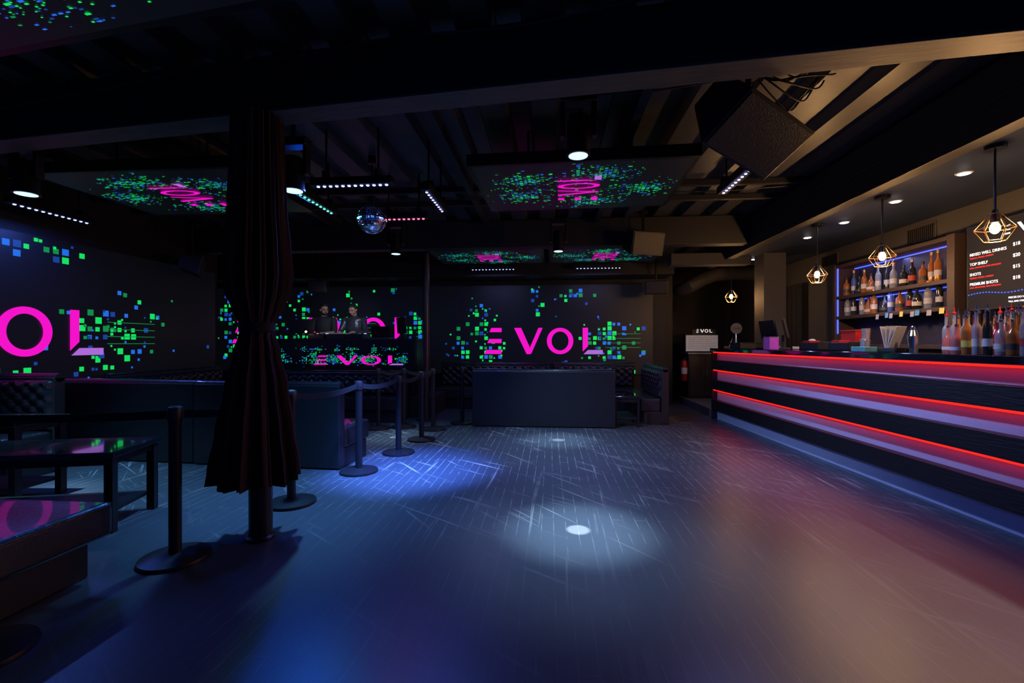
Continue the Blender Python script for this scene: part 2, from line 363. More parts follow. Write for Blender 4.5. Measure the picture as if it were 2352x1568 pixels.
def bottle(kind,liq,lab,capm,loc,group,label,pour=False):
    key=(kind,liq,lab,pour,group); rz=random.uniform(0,6)
    if key in protos: return dup(protos[key],loc,(0,0,rz))
    r=root('bottle',loc,(0,0,rz),label,'bottle',group)
    p=PR[kind]; k=.82 if pour else 1
    p=[(a*k,c) for a,c in p]
    b=N(); lathe(b,p,20); fin(b,'bottle_glass',LQ[liq],r,smooth=True)
    rr=p[1][0]+.0012; h=p[2][1]
    b=N(); lathe(b,[(rr,h*.32),(rr,h*(.62 if pour else .68))],20); fin(b,'bottle_label',LB[lab],r,smooth=True)
    zt=p[-1][1]; b=N()
    if pour: lathe(b,[(.013,zt-.005),(.014,zt+.01),(.005,zt+.015),(.004,zt+.05)],10); fin(b,'pour_spout',CHR if lab!=1 else RED,r,smooth=True)
    else: lathe(b,[(.0155,zt-.02),(.016,zt+.015),(.012,zt+.018)],14); fin(b,'bottle_cap',capm,r,smooth=True)
    protos[key]=r; return r
kinds=[(0,'amber',0),(1,'amber',3),(0,'clear',2),(3,'amber',2),(2,'blue',2),(1,'dark',0),(2,'clear',0),(3,'dark',3),(0,'dark',1),(2,'dark',2)]
desc={'amber':'amber liquor bottle with paper label','clear':'clear glass spirit bottle with label','dark':'dark glass bottle with paper label','red':'bottle of red liqueur with label','green':'green glass bottle with label','blue':'blue glass bottle with white label','pink':'bottle of pink liqueur with label'}
GOLD=mat('gold_cap',(.6,.4,.15),.3,.8)
y=6.78
for i in range(13):
    k=kinds[(i*3+1)%10] if i<11 else (2,'amber',2)
    bottle(*k,GOLD if i%2 else BLKP,(4.18+random.uniform(-.02,.03),y,1.969),'bottles on the upper liquor shelf',desc[k[1]]+' on a shelf'); y-=.127
y=6.76
for i in range(12):
    k=kinds[(i*7+2)%10]
    bottle(*k,BLKP if i%2 else GOLD,(4.18+random.uniform(-.02,.03),y,1.684),'bottles on the lower liquor shelf',desc[k[1]]+' on a shelf'); y-=.135
def barpt(u,y,z=1.216):
    a=math.radians(3.4); ly=(y-5.0); return (2.975+u*math.cos(a)-ly*math.sin(a),5.0+u*math.sin(a)+ly*math.cos(a),z)
bk=[(0,'clear',2),(1,'clear',0),(0,'amber',4),(0,'amber',0),(2,'clear',1),(2,'dark',2),(3,'pink',2),(0,'red',4),(1,'amber',3),(2,'clear',0),(1,'red',2)]
i=0
for row in range(6):
    for j in range(12):
        yy=3.25+.08*j+random.uniform(-.01,.01)+.03*(row%2)
        k=bk[(i*4+row)%11]; i+=1
        u=.12+.08*row
        if (3.02+u)/yy<.81: continue
        bottle(*k,BLKP,barpt(u,yy),'open bottles crowded on the bar top',desc[k[1]]+' and pour spout',pour=True)
def simple(name,parts,loc,rot,label,cat,group=None):
    r=root(name,loc,rot,label,cat,group)
    for pn,build,m,bev in parts:
        b=N(); build(b); fin(b,pn,m,r,bevel=bev,smooth=(bev==0))
    return r
simple('cocktail_shaker',[('shaker_cup',lambda b:lathe(b,[(.032,0),(.044,.14),(.044,.15)],24),CHR,0),('shaker_lid',lambda b:lathe(b,[(.044,.15),(.028,.2),(.018,.205),(.018,.235),(.012,.24)],24),CHR,0)],barpt(.3,4.42),(0,0,0),'chrome cocktail shaker on the bar','shaker')
def menus(b):
    for i in range(4): bx(b,(-.05+.03*i,0,.14),(.005,.13,.22),(0,math.radians(-20+11*i),0))
simple('menu_holder',[('holder_box',lambda b:(bx(b,(0,0,.02),(.16,.15,.04))),BLKP,.004),('menu_card',menus,WPLA,.001)],barpt(.3,4.66),(0,0,1.9),'white menu cards fanned in a black holder','menu')
def caddy(b):
    bx(b,(0,0,.01),(.16,.3,.02))
    for s in(-1,1): bx(b,(0,s*.145,.05),(.16,.01,.1)); bx(b,(s*.075,0,.045),(.01,.3,.09))
    bx(b,(0,0,.045),(.14,.01,.08))
cd=simple('napkin_caddy',[('caddy_tray',caddy,BLKP,.003),('napkin',lambda b:(bx(b,(0,.07,.07),(.12,.12,.09)),),RED,.004)],barpt(.2,5.15),(0,0,.1),'black napkin caddy on the bar','caddy','napkin caddies along the bar')
dup(cd,barpt(.2,5.65))
simple('bar_glass_stack',[('glass_cup',lambda b:lathe(b,[(.03,0),(.04,.12),(.034,.125),(.04,.24)],20),GLS,0)],barpt(.38,5.1),(0,0,0),'stack of clear drinking glasses','glass')
simple('red_box',[('box_body',lambda b:bx(b,(0,0,.11),(.1,.26,.22)),RED,.006),('box_lid',lambda b:bx(b,(0,0,.225),(.11,.27,.015)),RED,.002)],barpt(.47,5.42),(0,0,0),'glossy red box on the bar','box')
def bag(b):
    ell(b,(0,0,.06),(.08,.14,.06)); ell(b,(.02,.05,.11),(.04,.06,.03))
simple('white_bag',[('bag_body',bag,WPLA,0),('bag_base',lambda b:bx(b,(0,0,.012),(.14,.24,.024)),WPLA,.01)],barpt(.42,6.05),(0,0,0),'crumpled white bag on the bar','bag')
def pos(loc,rot,label):
    return simple('pos_terminal',[('monitor',lambda b:bx(b,(0,0,.29),(.03,.34,.28),(0,.2,0)),BLKP,.006),('stand',lambda b:(bx(b,(.03,0,.1),(.03,.06,.2)),bx(b,(.03,0,.01),(.18,.2,.02))),BLKP,.004),('keypad',lambda b:bx(b,(-.12,0,.02),(.08,.12,.035)),WPLA,.004)],loc,rot,label,'computer')
pos(barpt(.42,6.65),(0,0,PI-.4),'black point of sale monitor on a stand')
pos(barpt(.42,7.1),(0,0,PI+.2),'black point of sale monitor beside the pillar')
simple('acrylic_box',[('acrylic_shell',lambda b:bx(b,(0,0,.08),(.12,.18,.16)),MAG,.004),('box_lid',lambda b:bx(b,(0,0,.166),(.13,.19,.012)),GLS,.002)],barpt(.14,6.5),(0,0,0),'magenta lit acrylic box on the bar','box')
simple('cash_tray',[('tray_body',lambda b:bx(b,(0,0,.04),(.3,.4,.08)),BLKP,.005),('tray_rim',lambda b:bx(b,(0,0,.085),(.32,.42,.012)),BLKP,.002)],barpt(.22,7.4),(0,0,0),'low black tray on the bar','tray')
simple('garnish_tray',[('tray_body',lambda b:bx(b,(0,0,.025),(.12,.2,.05)),mat('teal_plastic',(.06,.2,.2),.4),.006),('garnish_jar',lambda b:lathe(b,[(.03,.05),(.03,.12),(.022,.13)],16),GLS,0)],barpt(.1,4.75),(0,0,0),'teal garnish tray with a small jar','tray')
for i in range(8):
    b=N(); bx(b,(0,0,0),(.003,.055,.06),(0,.1,random.uniform(-.1,.1)))
    fin(b,'sticky_note',[YEL,WPLA,BLUN,WPLA][i%4],loc=(4.095,5.12+.13*i+.03*(i%3),1.64-.01*(i%2)),label=['yellow','white','blue','white'][i%4]+' sticky note on the shelf edge',cat='note',group='sticky notes on the shelf edge')
for yy,zz in ((7.3,1.78),(7.1,1.62)):
    b=N(); bx(b,(0,0,0),(.006,.18,.26)); o=fin(b,'paper_notice',WHITE,loc=(4.397,yy,zz),label='white paper notice taped to the wall',cat='paper',group='paper notices')
for yy in (5.78,7.55,9.2):
    r=root('wall_vent',(4.395,yy,2.6),label='metal air vent grille high on the wall',cat='vent',group='wall vents')
    b=N()
    for s in(-1,1): bx(b,(0,s*.21,0),(.02,.02,.2)); bx(b,(0,0,s*.09),(.02,.42,.02))
    fin(b,'vent_frame',WALLG,r,bevel=.002)
    b=N()
    for i in range(14): bx(b,(.0,-.19+.029*i,0),(.012,.006,.17))
    fin(b,'vent_slats',BLK,r)
tv=root('menu_screen',(0,0,0),label='wall-mounted menu screen listing drink prices in white and red',cat='screen',mtx=fmat((4.15,4.90,1.63),(0,-1,0),(0,0,1)))
b=N(); bx(b,(.72,.405,-.03),(1.44,.83,.06)); fin(b,'screen_frame',BLKP,tv,bevel=.004)
b=N(); bx(b,(.72,.405,-.155),(.5,.4,.19)); fin(b,'wall_mount',BLK,tv)
b=N(); bx(b,(.72,.405,.001),(1.41,.8,.004)); fin(b,'screen_panel',mat('menu_black',(.004,.004,.005),.6,emit=(.01,.01,.015),es=.6,spec=.2),tv)
TW=mat('menu_white_text',(1,1,1),.5,emit=(.85,.88,.95),es=.95); TR=mat('menu_red_text',(1,0,0),.5,emit=(.8,.02,.02),es=1)
for t,s,x_,y_,m_ in (('MIXED WELL DRINKS',.038,.04,.525,TW),('TEQUILA, VODKA, WHISKEY',.019,.04,.495,TR),('TOP SHELF',.038,.04,.43,TW),('CASA, GREYGOOSE, VSOP, DON JULIO',.018,.04,.40,TR),('SHOTS',.038,.04,.33,TW),('TEQUILA, VODKA, WHISKEY',.019,.04,.30,TR),('PREMIUM SHOTS',.038,.04,.235,TW),('CASA, GREYGOOSE, VSOP, DON JULIO',.018,.04,.207,TR),('$18',.042,.46,.545,TW),('$20',.042,.46,.445,TW),('$15',.042,.46,.345,TW),('$18',.042,.46,.245,TW),('PRICES DO NOT INCLUDE TAX',.024,.42,.075,TW),('*ALL BAR ITEMS ARE SUBJECT TO TAX',.022,.42,.04,TW)):
    text(t,s,(x_,y_,.004),m_,tv)
b=N(); letters(b,.12,.085,.006,.36,.66); fin(b,'lettering',[TW,TW],tv)
b=N()
for i in range(30): bx(b,(.03+.03*i,.145+.012*math.sin(i*.35),.004),(.014,.01,.003))
fin(b,'dotted_wave_line',mat('menu_blue_dots',(0,0,1),.5,emit=(.03,.15,.9),es=1.2),tv)
# ---------------------------------------------------------------- pendants, downlights
def pendant(loc,pw):
    x,y,z=loc; r=root('pendant_lamp',(x,y,z),label='pendant lamp with geometric wire cage and glowing bulb above the bar',cat='lamp',group='cage pendants above the bar')
    H=2.75-z
    b=N(); lathe(b,[(.065,H-.03),(.065,H-.001)],20); fin(b,'canopy',BLK,r)
    b=N(); tube(b,[(0,0,.14),(0,0,H-.02)],.008); fin(b,'stem',BLK,r)
    b=N(); lathe(b,[(.028,.045),(.028,.07),(.016,.14)],16); fin(b,'socket',BLK,r)
    b=N(); R=[(.03,.11),(.112,.0),(.06,-.09)]; n=6
    ring=[[V((rr*math.cos(2*PI*k/n+.3),rr*math.sin(2*PI*k/n+.3),zz)) for k in range(n)] for rr,zz in R]
    for rg in ring:
        for k in range(n): cone(b,rg[k],.003,rg[(k+1)%n],.003,6)
    for a,c in zip(ring,ring[1:]):
        for k in range(n): cone(b,a[k],.003,c[k],.003,6)
    fin(b,'wire_cage',BRASS,r)
    b=N(); ell(b,(0,0,.005),(.03,.03,.042)); fin(b,'bulb',BULB,r,smooth=True)
    light('POINT',(x-.0,y,z-.065),pw,(1,.52,.2),size=.03)
    return r
for p,pw in (((3.26,3.62,2.14),44),((3.27,4.77,2.15),34),((3.25,5.83,2.13),26),((3.17,8.25,2.11),14)): pendant(p,pw)
dl=None
for yy in (1.9,2.7,3.45,4.18,4.95,5.76,6.54,8.16):
    if not dl:
        dl=root('recessed_downlight',(3.52,yy,2.75),label='round recessed downlight in the bar soffit',cat='light',group='recessed downlights over the bar')
        b=N(); lathe(b,[(.055,-.008),(.06,-.001)],24); fin(b,'trim_ring',WPLA,dl)
        b=N(); lathe(b,[(.04,-.011),(.042,-.0075)],20); fin(b,'lens',DOWN,dl)
    else: dup(dl,(3.52,yy,2.75))
    light('SPOT',(3.52,yy,2.72),7,(.6,.75,1),target=(3.52,yy,0),angle=120,blend=.8,size=.04)
for yy in (1.4,2.2,3.0):
    dup(dl,(4.05,yy,2.75)); light('SPOT',(4.05,yy,2.72),250,(1,.78,.6),target=(2.0,yy-.1,0),angle=36,blend=.8,size=.02)  # unseen extra row, added to throw warm light over the bar onto the floor
# ---------------------------------------------------------------- pole + curtain
pl=root('support_pole',(-1.92,2.89,0),label='round black steel support pole under the beam',cat='pole')
b=N(); lathe(b,[(.072,0),(.072,2.8)],32); fin(b,'pole_shaft',BLK,pl,smooth=True)
b=N(); lathe(b,[(.09,0),(.09,.02),(.075,.03)],32); fin(b,'base_collar',BLK,pl)
cu=root('curtain',(-1.945,2.89,.39),label='dark maroon velvet curtain wrapped and tied around a pole',cat='curtain')
prof=[(2.42,.14,.10),(2.2,.145,.10),(1.8,.155,.12),(1.55,.17,.14),(1.37,.178,.16),(1.25,.165,.16),(1.13,.13,.12),(1.05,.1,.08),(1.01,.09,.05),(.97,.1,.07),(.85,.125,.1),(.62,.165,.12),(.35,.2,.14),(.1,.23,.15),(0,.24,.15)]
def pr(z):
    for (za,ra,aa),(zb,rb,ab) in zip(prof,prof[1:]):
        if zb<=z<=za+1e-6:
            t=(za-z)/(za-zb); t=t*t*(3-2*t); return ra+(rb-ra)*t,aa+(ab-aa)*t
    return prof[-1][1:]
b=N(); seg=160; nz=60; rings=[]
for i in range(nz+1):
    z=2.42*(1-i/nz); R,a=pr(z); rg=[]
    for k in range(seg):
        th=2*PI*k/seg; f=math.sin(13*th+.6*math.sin(2*th+z*.7))+.45*math.sin(29*th+z*1.5+1)+.2*math.sin(47*th)
        rr=max(.08,R*(1+a*f)); rg.append(b.verts.new((rr*math.cos(th)*1.0,rr*math.sin(th),z+(.012*math.sin(5*th) if i==nz else 0))))
    rings.append(rg)
for A,B in zip(rings,rings[1:]):
    for k in range(seg): b.faces.new((A[k],A[(k+1)%seg],B[(k+1)%seg],B[k]))
fin(b,'drape',CURT,cu,smooth=True)
b=N(); lathe(b,[(.1,.98),(.11,.99),(.11,1.04),(.1,1.05)],32); fin(b,'tie_band',CURTB,cu,smooth=True)
p2=root('support_pole',(-2.07,7.52,0),label='slim metal support pole near the dj booth',cat='pole')
b=N(); lathe(b,[(.055,0),(.055,3.19)],24); fin(b,'pole_shaft',DSTEEL,p2,smooth=True)
b=N(); lathe(b,[(.16,0),(.16,.015),(.06,.03)],24); fin(b,'base_collar',BLK,p2)
# ---------------------------------------------------------------- sofas
def tuft(w,h,d,nx,nz):
    b=N(); sx_=int(nx*8); sz_=int(nz*8); g=[]
    for i in range(sx_+1):
        row=[]
        for j in range(sz_+1):
            u=i/sx_;v=j/sz_; a=u*nx*PI;c=v*nz*PI
            f=abs(math.sin(a/1+c/1))*.5+abs(math.sin(a-c))*.5
            e=min(1,min(u,1-u)*w/.04,min(v,1-v)*h/.04); e=math.sqrt(max(0,e))
            row.append(b.verts.new((-w/2+u*w,(d*.35+d*.65*f)*e,v*h)))
        g.append(row)
    for i in range(sx_):
        for j in range(sz_): b.faces.new((g[i][j],g[i+1][j],g[i+1][j+1],g[i][j+1]))
    for i in range(nx+1):
        for j in range(nz+1):
            if 0<i<nx and 0<j<nz: ell(b,(-w/2+i*w/nx,d*.4,j*h/nz),(.012,.012,.012),seg=8)
    return b
def sofa(loc,rz,w,label,h=.88,depth=.7,tufted=True,name='banquette_sofa',sh=.42):
    r=root(name,loc,(0,0,rz),label,'sofa')
    b=N(); bx(b,(0,depth/2-.02,.1),(w-.02,depth-.08,.2)); fin(b,'sofa_base',LEATH2,r,bevel=.006)
    b=N(); bx(b,(0,.13+(depth-.13)/2,.31),(w,depth-.13,sh-.2)); fin(b,'seat',LEATH,r,bevel=.03,seg=4)
    b=N(); bx(b,(0,.06,h/2-.0),(w,.12,h-.03)); fin(b,'backrest',LEATH2,r,bevel=.01)
    b=N(); tube(b,[(-w/2,.055,h-.02),(w/2,.055,h-.02)],.045,12); fin(b,'top_roll',LEATH,r,smooth=True)
    if tufted:
        hh=h-sh-.04; o=fin(tuft(w-.02,hh,.06,max(3,round(w/.16)),max(2,round(hh/.14))),'tufted_cushion',LEATH,r,smooth=True); o.location=(0,.12,sh)
    return r
sofa((-4.66,4.64,0),math.radians(-3),1.68,'black leather booth sofa seen from its plain back')
sofa((-2.97,4.53,0),math.radians(-3),1.66,'black leather booth sofa beside the rope barrier, plain back')
sofa((-.1,7.02,0),math.radians(0),2.2,'black leather booth sofa with plain box back')
sofa((-1.13,9.58,0),PI,2.3,'black tufted banquette along the back wall')
sofa((.9,9.58,0),PI,1.65,'black tufted banquette along the back wall below the screen')
sofa((1.90,8.15,0),PI/2,1.45,'black tufted leather bench seat facing the booth',depth=.45,h=.9)
sofa((-3.65,7.78,0),PI,2.4,'black tufted banquette in front of the dj booth',h=.8,depth=.6)
sofa((-5.78,6.45,0),-PI/2,2.0,'black tufted banquette along the side wall')
sofa((-5.38,4.3,0),PI,.82,'black tufted leather armchair section near the side wall',h=.97,depth=.55)
r=root('bench_seat',(-3.2,1.78,0),(0,0,0),'low black leather bench with stitched cushion','bench')
b=N(); bx(b,(-.03,0,.105),(1.35,1.1,.21)); fin(b,'bench_base',LEATH2,r,bevel=.008)
b=N(); bx(b,(0,0,.315),(1.5,1.2,.19)); fin(b,'bench_cushion',LEATH,r,bevel=.03,seg=4)
b=N(); tube(b,[(-.7,.6,.395),(.725,.6,.395),(.75,.57,.395),(.75,-.58,.395)],.006); fin(b,'cushion_piping',LEATH,r)
def table(loc,rz,w,d,h,label,t=.04,lw=.055,shelf=True):
    r=root('cocktail_table',loc,(0,0,rz),label,'table')
    b=N(); bx(b,(0,0,h-t/2),(w,d,t)); fin(b,'tabletop',GLOSS,r,bevel=.005)
    for sx_ in(-1,1):
        for sy_ in(-1,1):
            b=N(); bx(b,(sx_*(w/2-lw*.8),sy_*(d/2-lw*.8),(h-t)/2),(lw,lw,h-t)); fin(b,'leg',BLK,r,bevel=.003)
    b=N()
    for sy_ in(-1,1): bx(b,(0,sy_*(d/2-lw*.8),h-t-.03),(w-lw*2,.02,.05)); 
    for sx_ in(-1,1): bx(b,(sx_*(w/2-lw*.8),0,h-t-.03),(.02,d-lw*2,.05))
    fin(b,'apron',BLK,r)
    if shelf:
        b=N(); bx(b,(0,0,.13),(w-lw*2.4,d-lw*1.2,.025)); fin(b,'lower_shelf',BLK,r,bevel=.003)
    return r
table((-3.72,2.95,0),math.radians(14),1.45,.55,.56,'low black cocktail table with glossy top and lower shelf')
table((-4.66,3.42,0),math.radians(4),.95,.45,.68,'black glossy table beside the tufted seat')
table((1.2,7.4,0),0,.40,.5,.48,'small black side table beside the bench',lw=.035)
table((-3.3,5.9,0),0,.9,.5,.5,'low black cocktail table between the booth sofas')
table((-.1,8.25,0),0,1.0,.45,.5,'low black cocktail table inside the booth')
# ---------------------------------------------------------------- stanchions
sp=[(-2.25,2.57),(-2.09,3.54),(-1.92,4.46),(-1.78,5.26),(-1.715,6.0),(-2.37,1.70),(-1.41,7.29),(-2.25,6.9),(-2.6,6.75),(-1.75,6.75)]
sr=None;st=[]
for i,(x_,y_) in enumerate(sp):
    if sr is None:
        sr=root('stanchion',(x_,y_,0),label='black retractable belt stanchion with round base on the floor',cat='stanchion',group='belt stanchions around the seating'); 
        b=N(); lathe(b,[(.188,0),(.19,.008),(.185,.022),(.12,.034),(.05,.045)],40); fin(b,'base',BLK,sr,smooth=True)
        b=N(); lathe(b,[(.034,.03),(.034,.84)],24); fin(b,'post',BLK,sr,smooth=True)
        b=N(); lathe(b,[(.038,.83),(.04,.84),(.04,.905),(.036,.915),(.02,.922)],24); fin(b,'belt_head',BLKP,sr,smooth=True); st.append(sr)
    else: st.append(dup(sr,(x_,y_,0)))
sp.append((-5.25,2.62)); st.append(dup(sr,(-5.25,2.62,0)))
def belt(i,j,sag=.04):
    a=V((*sp[i],.87));c=V((*sp[j],.87)); d=(c-a); L=d.length; b=N(); n=12; pr_=None
    q=d.normalized(); side=V((-q.y,q.x,0))*.0015
    for k in range(n+1):
        t=k/n; p=q*(.035+(L-.07)*t); p.z=.87-sag*4*t*(1-t)
        cur=[b.verts.new(p+side+V((0,0,h))) for h in(-.025,.025)]+[b.verts.new(p-side+V((0,0,h))) for h in(.025,-.025)]
        if pr_:
            for m_ in range(4): b.faces.new((pr_[m_],pr_[(m_+1)%4],cur[(m_+1)%4],cur[m_]))
        pr_=cur
    fin(b,'belt',CURTB,st[i])
for i,j in ((0,1),(1,2),(2,3),(3,4),(4,9),(9,7),(7,8)): belt(i,j)
belt(0,10,.05)
# ---------------------------------------------------------------- DJ booth
struct('floor_stage',(-3.85,8.75,.175),(3.6,1.75,.35),WALL)
dj=root('dj_booth',(-3.68,8.25,.35),label='black dj booth with LED front panel and pink lettering',cat='booth')
b=N(); bx(b,(0,-.28,.49),(2.6,.08,1.0)); bx(b,(-1.27,.0,.49),(.06,.6,1.0)); bx(b,(1.27,0,.49),(.06,.6,1.0)); fin(b,'booth_body',BLK,dj,bevel=.005)
b=N(); bx(b,(0,0,1.01),(2.64,.66,.04)); fin(b,'booth_top',BLKP,dj,bevel=.004)
b=N(); pattern(b,(-3.5,8.6,-2.2,3.3),.2,.1,0,'wall',[-3,0,3.5],11,1.3)
o=fin(b,'screen_pattern',[GRN,BLU,GRN2,BLU2],dj); o.rotation_euler=(PI/2,0,0); o.location=(-.55,-.322,.62)
b=N(); letters(b,.37,.17,.008); o=fin(b,'lettering',[PNK,PNKV],dj); o.rotation_euler=(PI/2,0,0); o.location=(-.58,-.324,.56)
TZ=1.381
def monitor(loc,rz,w,h,label,nm='monitor'):
    return simple(nm,[('display',lambda b:bx(b,(0,0,.1+h/2),(w,.03,h),(.12,0,0)),BLKP,.006),('stand',lambda b:(bx(b,(0,.03,.07),(.04,.02,.14)),bx(b,(0,.03,.006),(.2,.14,.012))),BLKP,.003)],loc,(0,0,rz),label,'monitor')
monitor((-4.72,8.3,TZ),.15,.42,.28,'black monitor seen from behind on the dj booth')
monitor((-2.75,8.3,TZ),-.3,.2,.3,'narrow black monitor on the dj booth')
def deck(loc,label):
    r=root('media_player',loc,(0,0,0),label,'dj deck','dj decks on the booth')
    b=N(); bx(b,(0,0,.045),(.3,.36,.09)); fin(b,'deck_body',BLKP,r,bevel=.006)
    b=N(); cyl(b,(0,.0,.1),.09,.02); fin(b,'jog_wheel',STEEL,r)
    b=N(); bx(b,(0,.13,.1),(.16,.06,.02)); fin(b,'deck_display',mat('deck_glow',(.1,.1,.1),.4,emit=(.3,.5,1),es=1.2),r)
    return r
dk=deck((-4.3,8.25,TZ),'black dj media player with jog wheel'); dup(dk,(-3.55,8.25,TZ))
r=root('dj_mixer',(-3.93,8.25,TZ),(0,0,0),'black dj mixer with knobs and lit buttons','mixer')
b=N(); bx(b,(0,0,.045),(.32,.36,.09)); fin(b,'mixer_body',BLKP,r,bevel=.006)
b=N()
for i in range(5):
    for j in range(4): cyl(b,(-.12+.06*i,.12-.06*j,.1),.012,.02,seg=10)
fin(b,'mixer_knobs',WPLA,r)
simple('laptop',[('laptop_base',lambda b:bx(b,(0,0,.01),(.34,.24,.02)),STEEL,.004),('laptop_screen',lambda b:bx(b,(0,-.13,.12),(.34,.012,.22),(.25,0,0)),DSTEEL,.004)],(-3.1,8.25,TZ),(0,0,.1),'silver laptop open on the dj booth','laptop')
simple('desk_lamp',[('lamp_base',lambda b:cyl(b,(0,0,.01),.03,.02),BLK,0),('lamp_neck',lambda b:tube(b,[(0,0,.02),(0,0,.1),(.02,-.02,.13)],.004),BLK,0),('lamp_head',lambda b:ell(b,(.03,-.03,.13),(.018,.018,.018)),BULB,0)],(-4.47,8.02,TZ),(0,0,0),'small warm gooseneck lamp on the dj booth','lamp')
# ---------------------------------------------------------------- people
def solid(b,name,m,parent,vox,label=None):
    me=bpy.data.meshes.new('tmp'); b.to_mesh(me); b.free(); t=bpy.data.objects.new('tmp',me); C.objects.link(t)
    md=t.modifiers.new('r','REMESH'); md.mode='VOXEL'; md.voxel_size=vox; md.use_smooth_shade=True
    sm=t.modifiers.new('s','SMOOTH'); sm.factor=.5; sm.iterations=3
    bpy.context.view_layer.update()
    m2=bpy.data.meshes.new_from_object(t.evaluated_get(bpy.context.evaluated_depsgraph_get())); bpy.data.objects.remove(t)
    m2.materials.clear(); m2.materials.append(m)
    for p in m2.polygons: p.use_smooth=True
    o=bpy.data.objects.new(name,m2); C.objects.link(o); o.parent=parent
    if label:o['label']=label
    return o
SKIN=mat('skin',(.45,.25,.17),.5,ns=30,var=.06); HAIR=mat('black_hair',(.012,.009,.008),.6,ns=80)
JKT=mat('dark_jacket',(.035,.038,.05),.33,ns=20,bump=.2); TEE=mat('black_tshirt',(.016,.016,.02),.8); JEAN=mat('dark_jeans',(.012,.014,.03),.8)
def person(loc,rz,label,arms,pitch,yaw,glasses,beard,sleeve,topm):
    r=root('person',loc,(0,0,rz),label,'person')
    PV=V((0,-.015,1.53)); HM=M.Translation(PV)@M.Rotation(yaw,4,'Z')@M.Rotation(pitch,4,'X')
    def torso(b,g):
        ell(b,(0,0,1.27),(.17+g,.115+g,.25)); ell(b,(0,.01,1.41),(.19+g,.09+g,.075+g)); ell(b,(0,0,1.05),(.155+g,.115+g,.16))
    def arm(b,s,el,wr,g,full=True):
        sh=V((s*.19,.01,1.41)); cap(b,sh,.055+g,el,.043+g)
        if full: cap(b,el,.041+g,wr,.027+g)
        else: cap(b,sh,.057+g,sh.lerp(V(el),.75),.053+g)
    b=N(); torso(b,0)
    ell(b,(0,0,.95),(.16,.12,.13))
    for s in(-1,1):
        cap(b,(s*.09,0,.9),.085,(s*.1,-.01,.5),.056); cap(b,(s*.1,-.01,.5),.054,(s*.1,.01,.08),.038); ell(b,(s*.1,-.06,.035),(.042,.12,.035))
    cap(b,(0,.01,1.42),.06,(0,-.01,1.56),.052)
    for s,(el,wr) in zip((-1,1),arms):
        arm(b,s,el,wr,0); el=V(el);wr=V(wr); d=(wr-el).normalized(); d.z=min(d.z,-.05)*.4; d.normalize(); sd=d.cross(V((0,0,1))).normalized()
        pc=wr+d*.045; up=V((0,0,1))
        cap(b,wr,.025,pc+d*.02,.026); 
        for k in range(4):
            o=(k-1.5)*.021; base=wr+d*.075+sd*o; ln=(.034,.042,.04,.03)[k]
            cap(b,wr+d*.03+sd*o*.8,.012,base,.0095); m1=base+d*ln-up*.008; cap(b,base,.0092,m1,.0082); cap(b,m1,.0082,m1+d*ln*.6-up*.018,.007)
        tb=wr+d*.02-sd*s*.02; t1=tb-sd*s*.028+d*.03-up*.006; cap(b,tb,.012,t1,.0095); cap(b,t1,.0095,t1+d*.028-up*.008,.008)
    ell(b,(0,.005,.115),(.073,.09,.1),HM,24); ell(b,(0,-.03,.055),(.056,.06,.062),HM,20); ell(b,(0,-.062,.022),(.03,.026,.022),HM)
    cap(b,(0,-.088,.105),.009,(0,-.108,.072),.013,HM); ell(b,(0,-.098,.066),(.02,.012,.009),HM)
    for s in(-1,1): ell(b,(s*.074,.008,.09),(.012,.02,.03),HM); ell(b,(s*.03,-.079,.124),(.026,.012,.008),HM); ell(b,(s*.04,-.062,.07),(.022,.02,.02),HM)
    ell(b,(0,-.086,.04),(.024,.01,.008),HM)
    solid(b,'body',SKIN,r,.006)
    b=N(); torso(b,.014)
    for s,(el,wr) in zip((-1,1),arms): arm(b,s,el,V(el).lerp(V(wr),.93),.011,sleeve)
    cap(b,(0,.012,1.44),.066,(0,.0,1.475),.062) if sleeve else None
    solid(b,'jacket' if sleeve else 'shirt',topm,r,.009)
    b=N(); ell(b,(0,0,.95),(.172,.13,.13))
    for s in(-1,1): cap(b,(s*.09,0,.9),.097,(s*.1,-.01,.5),.07); cap(b,(s*.1,-.01,.5),.07,(s*.1,.01,.1),.058)
    solid(b,'trousers',JEAN,r,.012)
    b=N(); ell(b,(0,.022,.14),(.079,.09,.09),HM,24); ell(b,(0,-.03,.192),(.058,.05,.03),HM); 
    for s in(-1,1): ell(b,(s*.07,.01,.14),(.012,.04,.035),HM)
    solid(b,'hair',HAIR,r,.007)
    if beard:
        b=N(); ell(b,(0,-.048,.02),(.05,.048,.034),HM); ell(b,(0,-.092,.052),(.026,.01,.006),HM)
        for s in(-1,1): ell(b,(s*.052,-.02,.05),(.014,.03,.04),HM)
        solid(b,'beard',HAIR,r,.006)
    b=N()
    for s in(-1,1): ell(b,(s*.03,-.083,.103),(.012,.008,.007),HM,12)
    fin(b,'eyes',WPLA,r,smooth=True)
    b=N()
    for s in(-1,1): ell(b,(s*.03,-.0905,.102),(.005,.003,.005),HM,10); ell(b,(s*.031,-.088,.128),(.02,.006,.004),HM,10)
    fin(b,'eyebrows_and_pupils',HAIR,r,smooth=True)
    b=N(); ell(b,(0,-.096,.04),(.02,.004,.004),HM,10); fin(b,'lips',mat('lips',(.3,.1,.08),.5),r,smooth=True)
    if glasses:
        b=N()
        for s in(-1,1):
            pts=[HM@V((s*.032+.023*math.cos(a*PI/8),-.098,.103+.017*math.sin(a*PI/8))) for a in range(17)]; tube(b,pts,.0025,6)
            tube(b,[HM@V((s*.055,-.097,.108)),HM@V((s*.078,.0,.1))],.002,6)
        tube(b,[HM@V((-.01,-.1,.106)),HM@V((.01,-.1,.106))],.0025,6); fin(b,'glasses',BLKP,r)
    return r
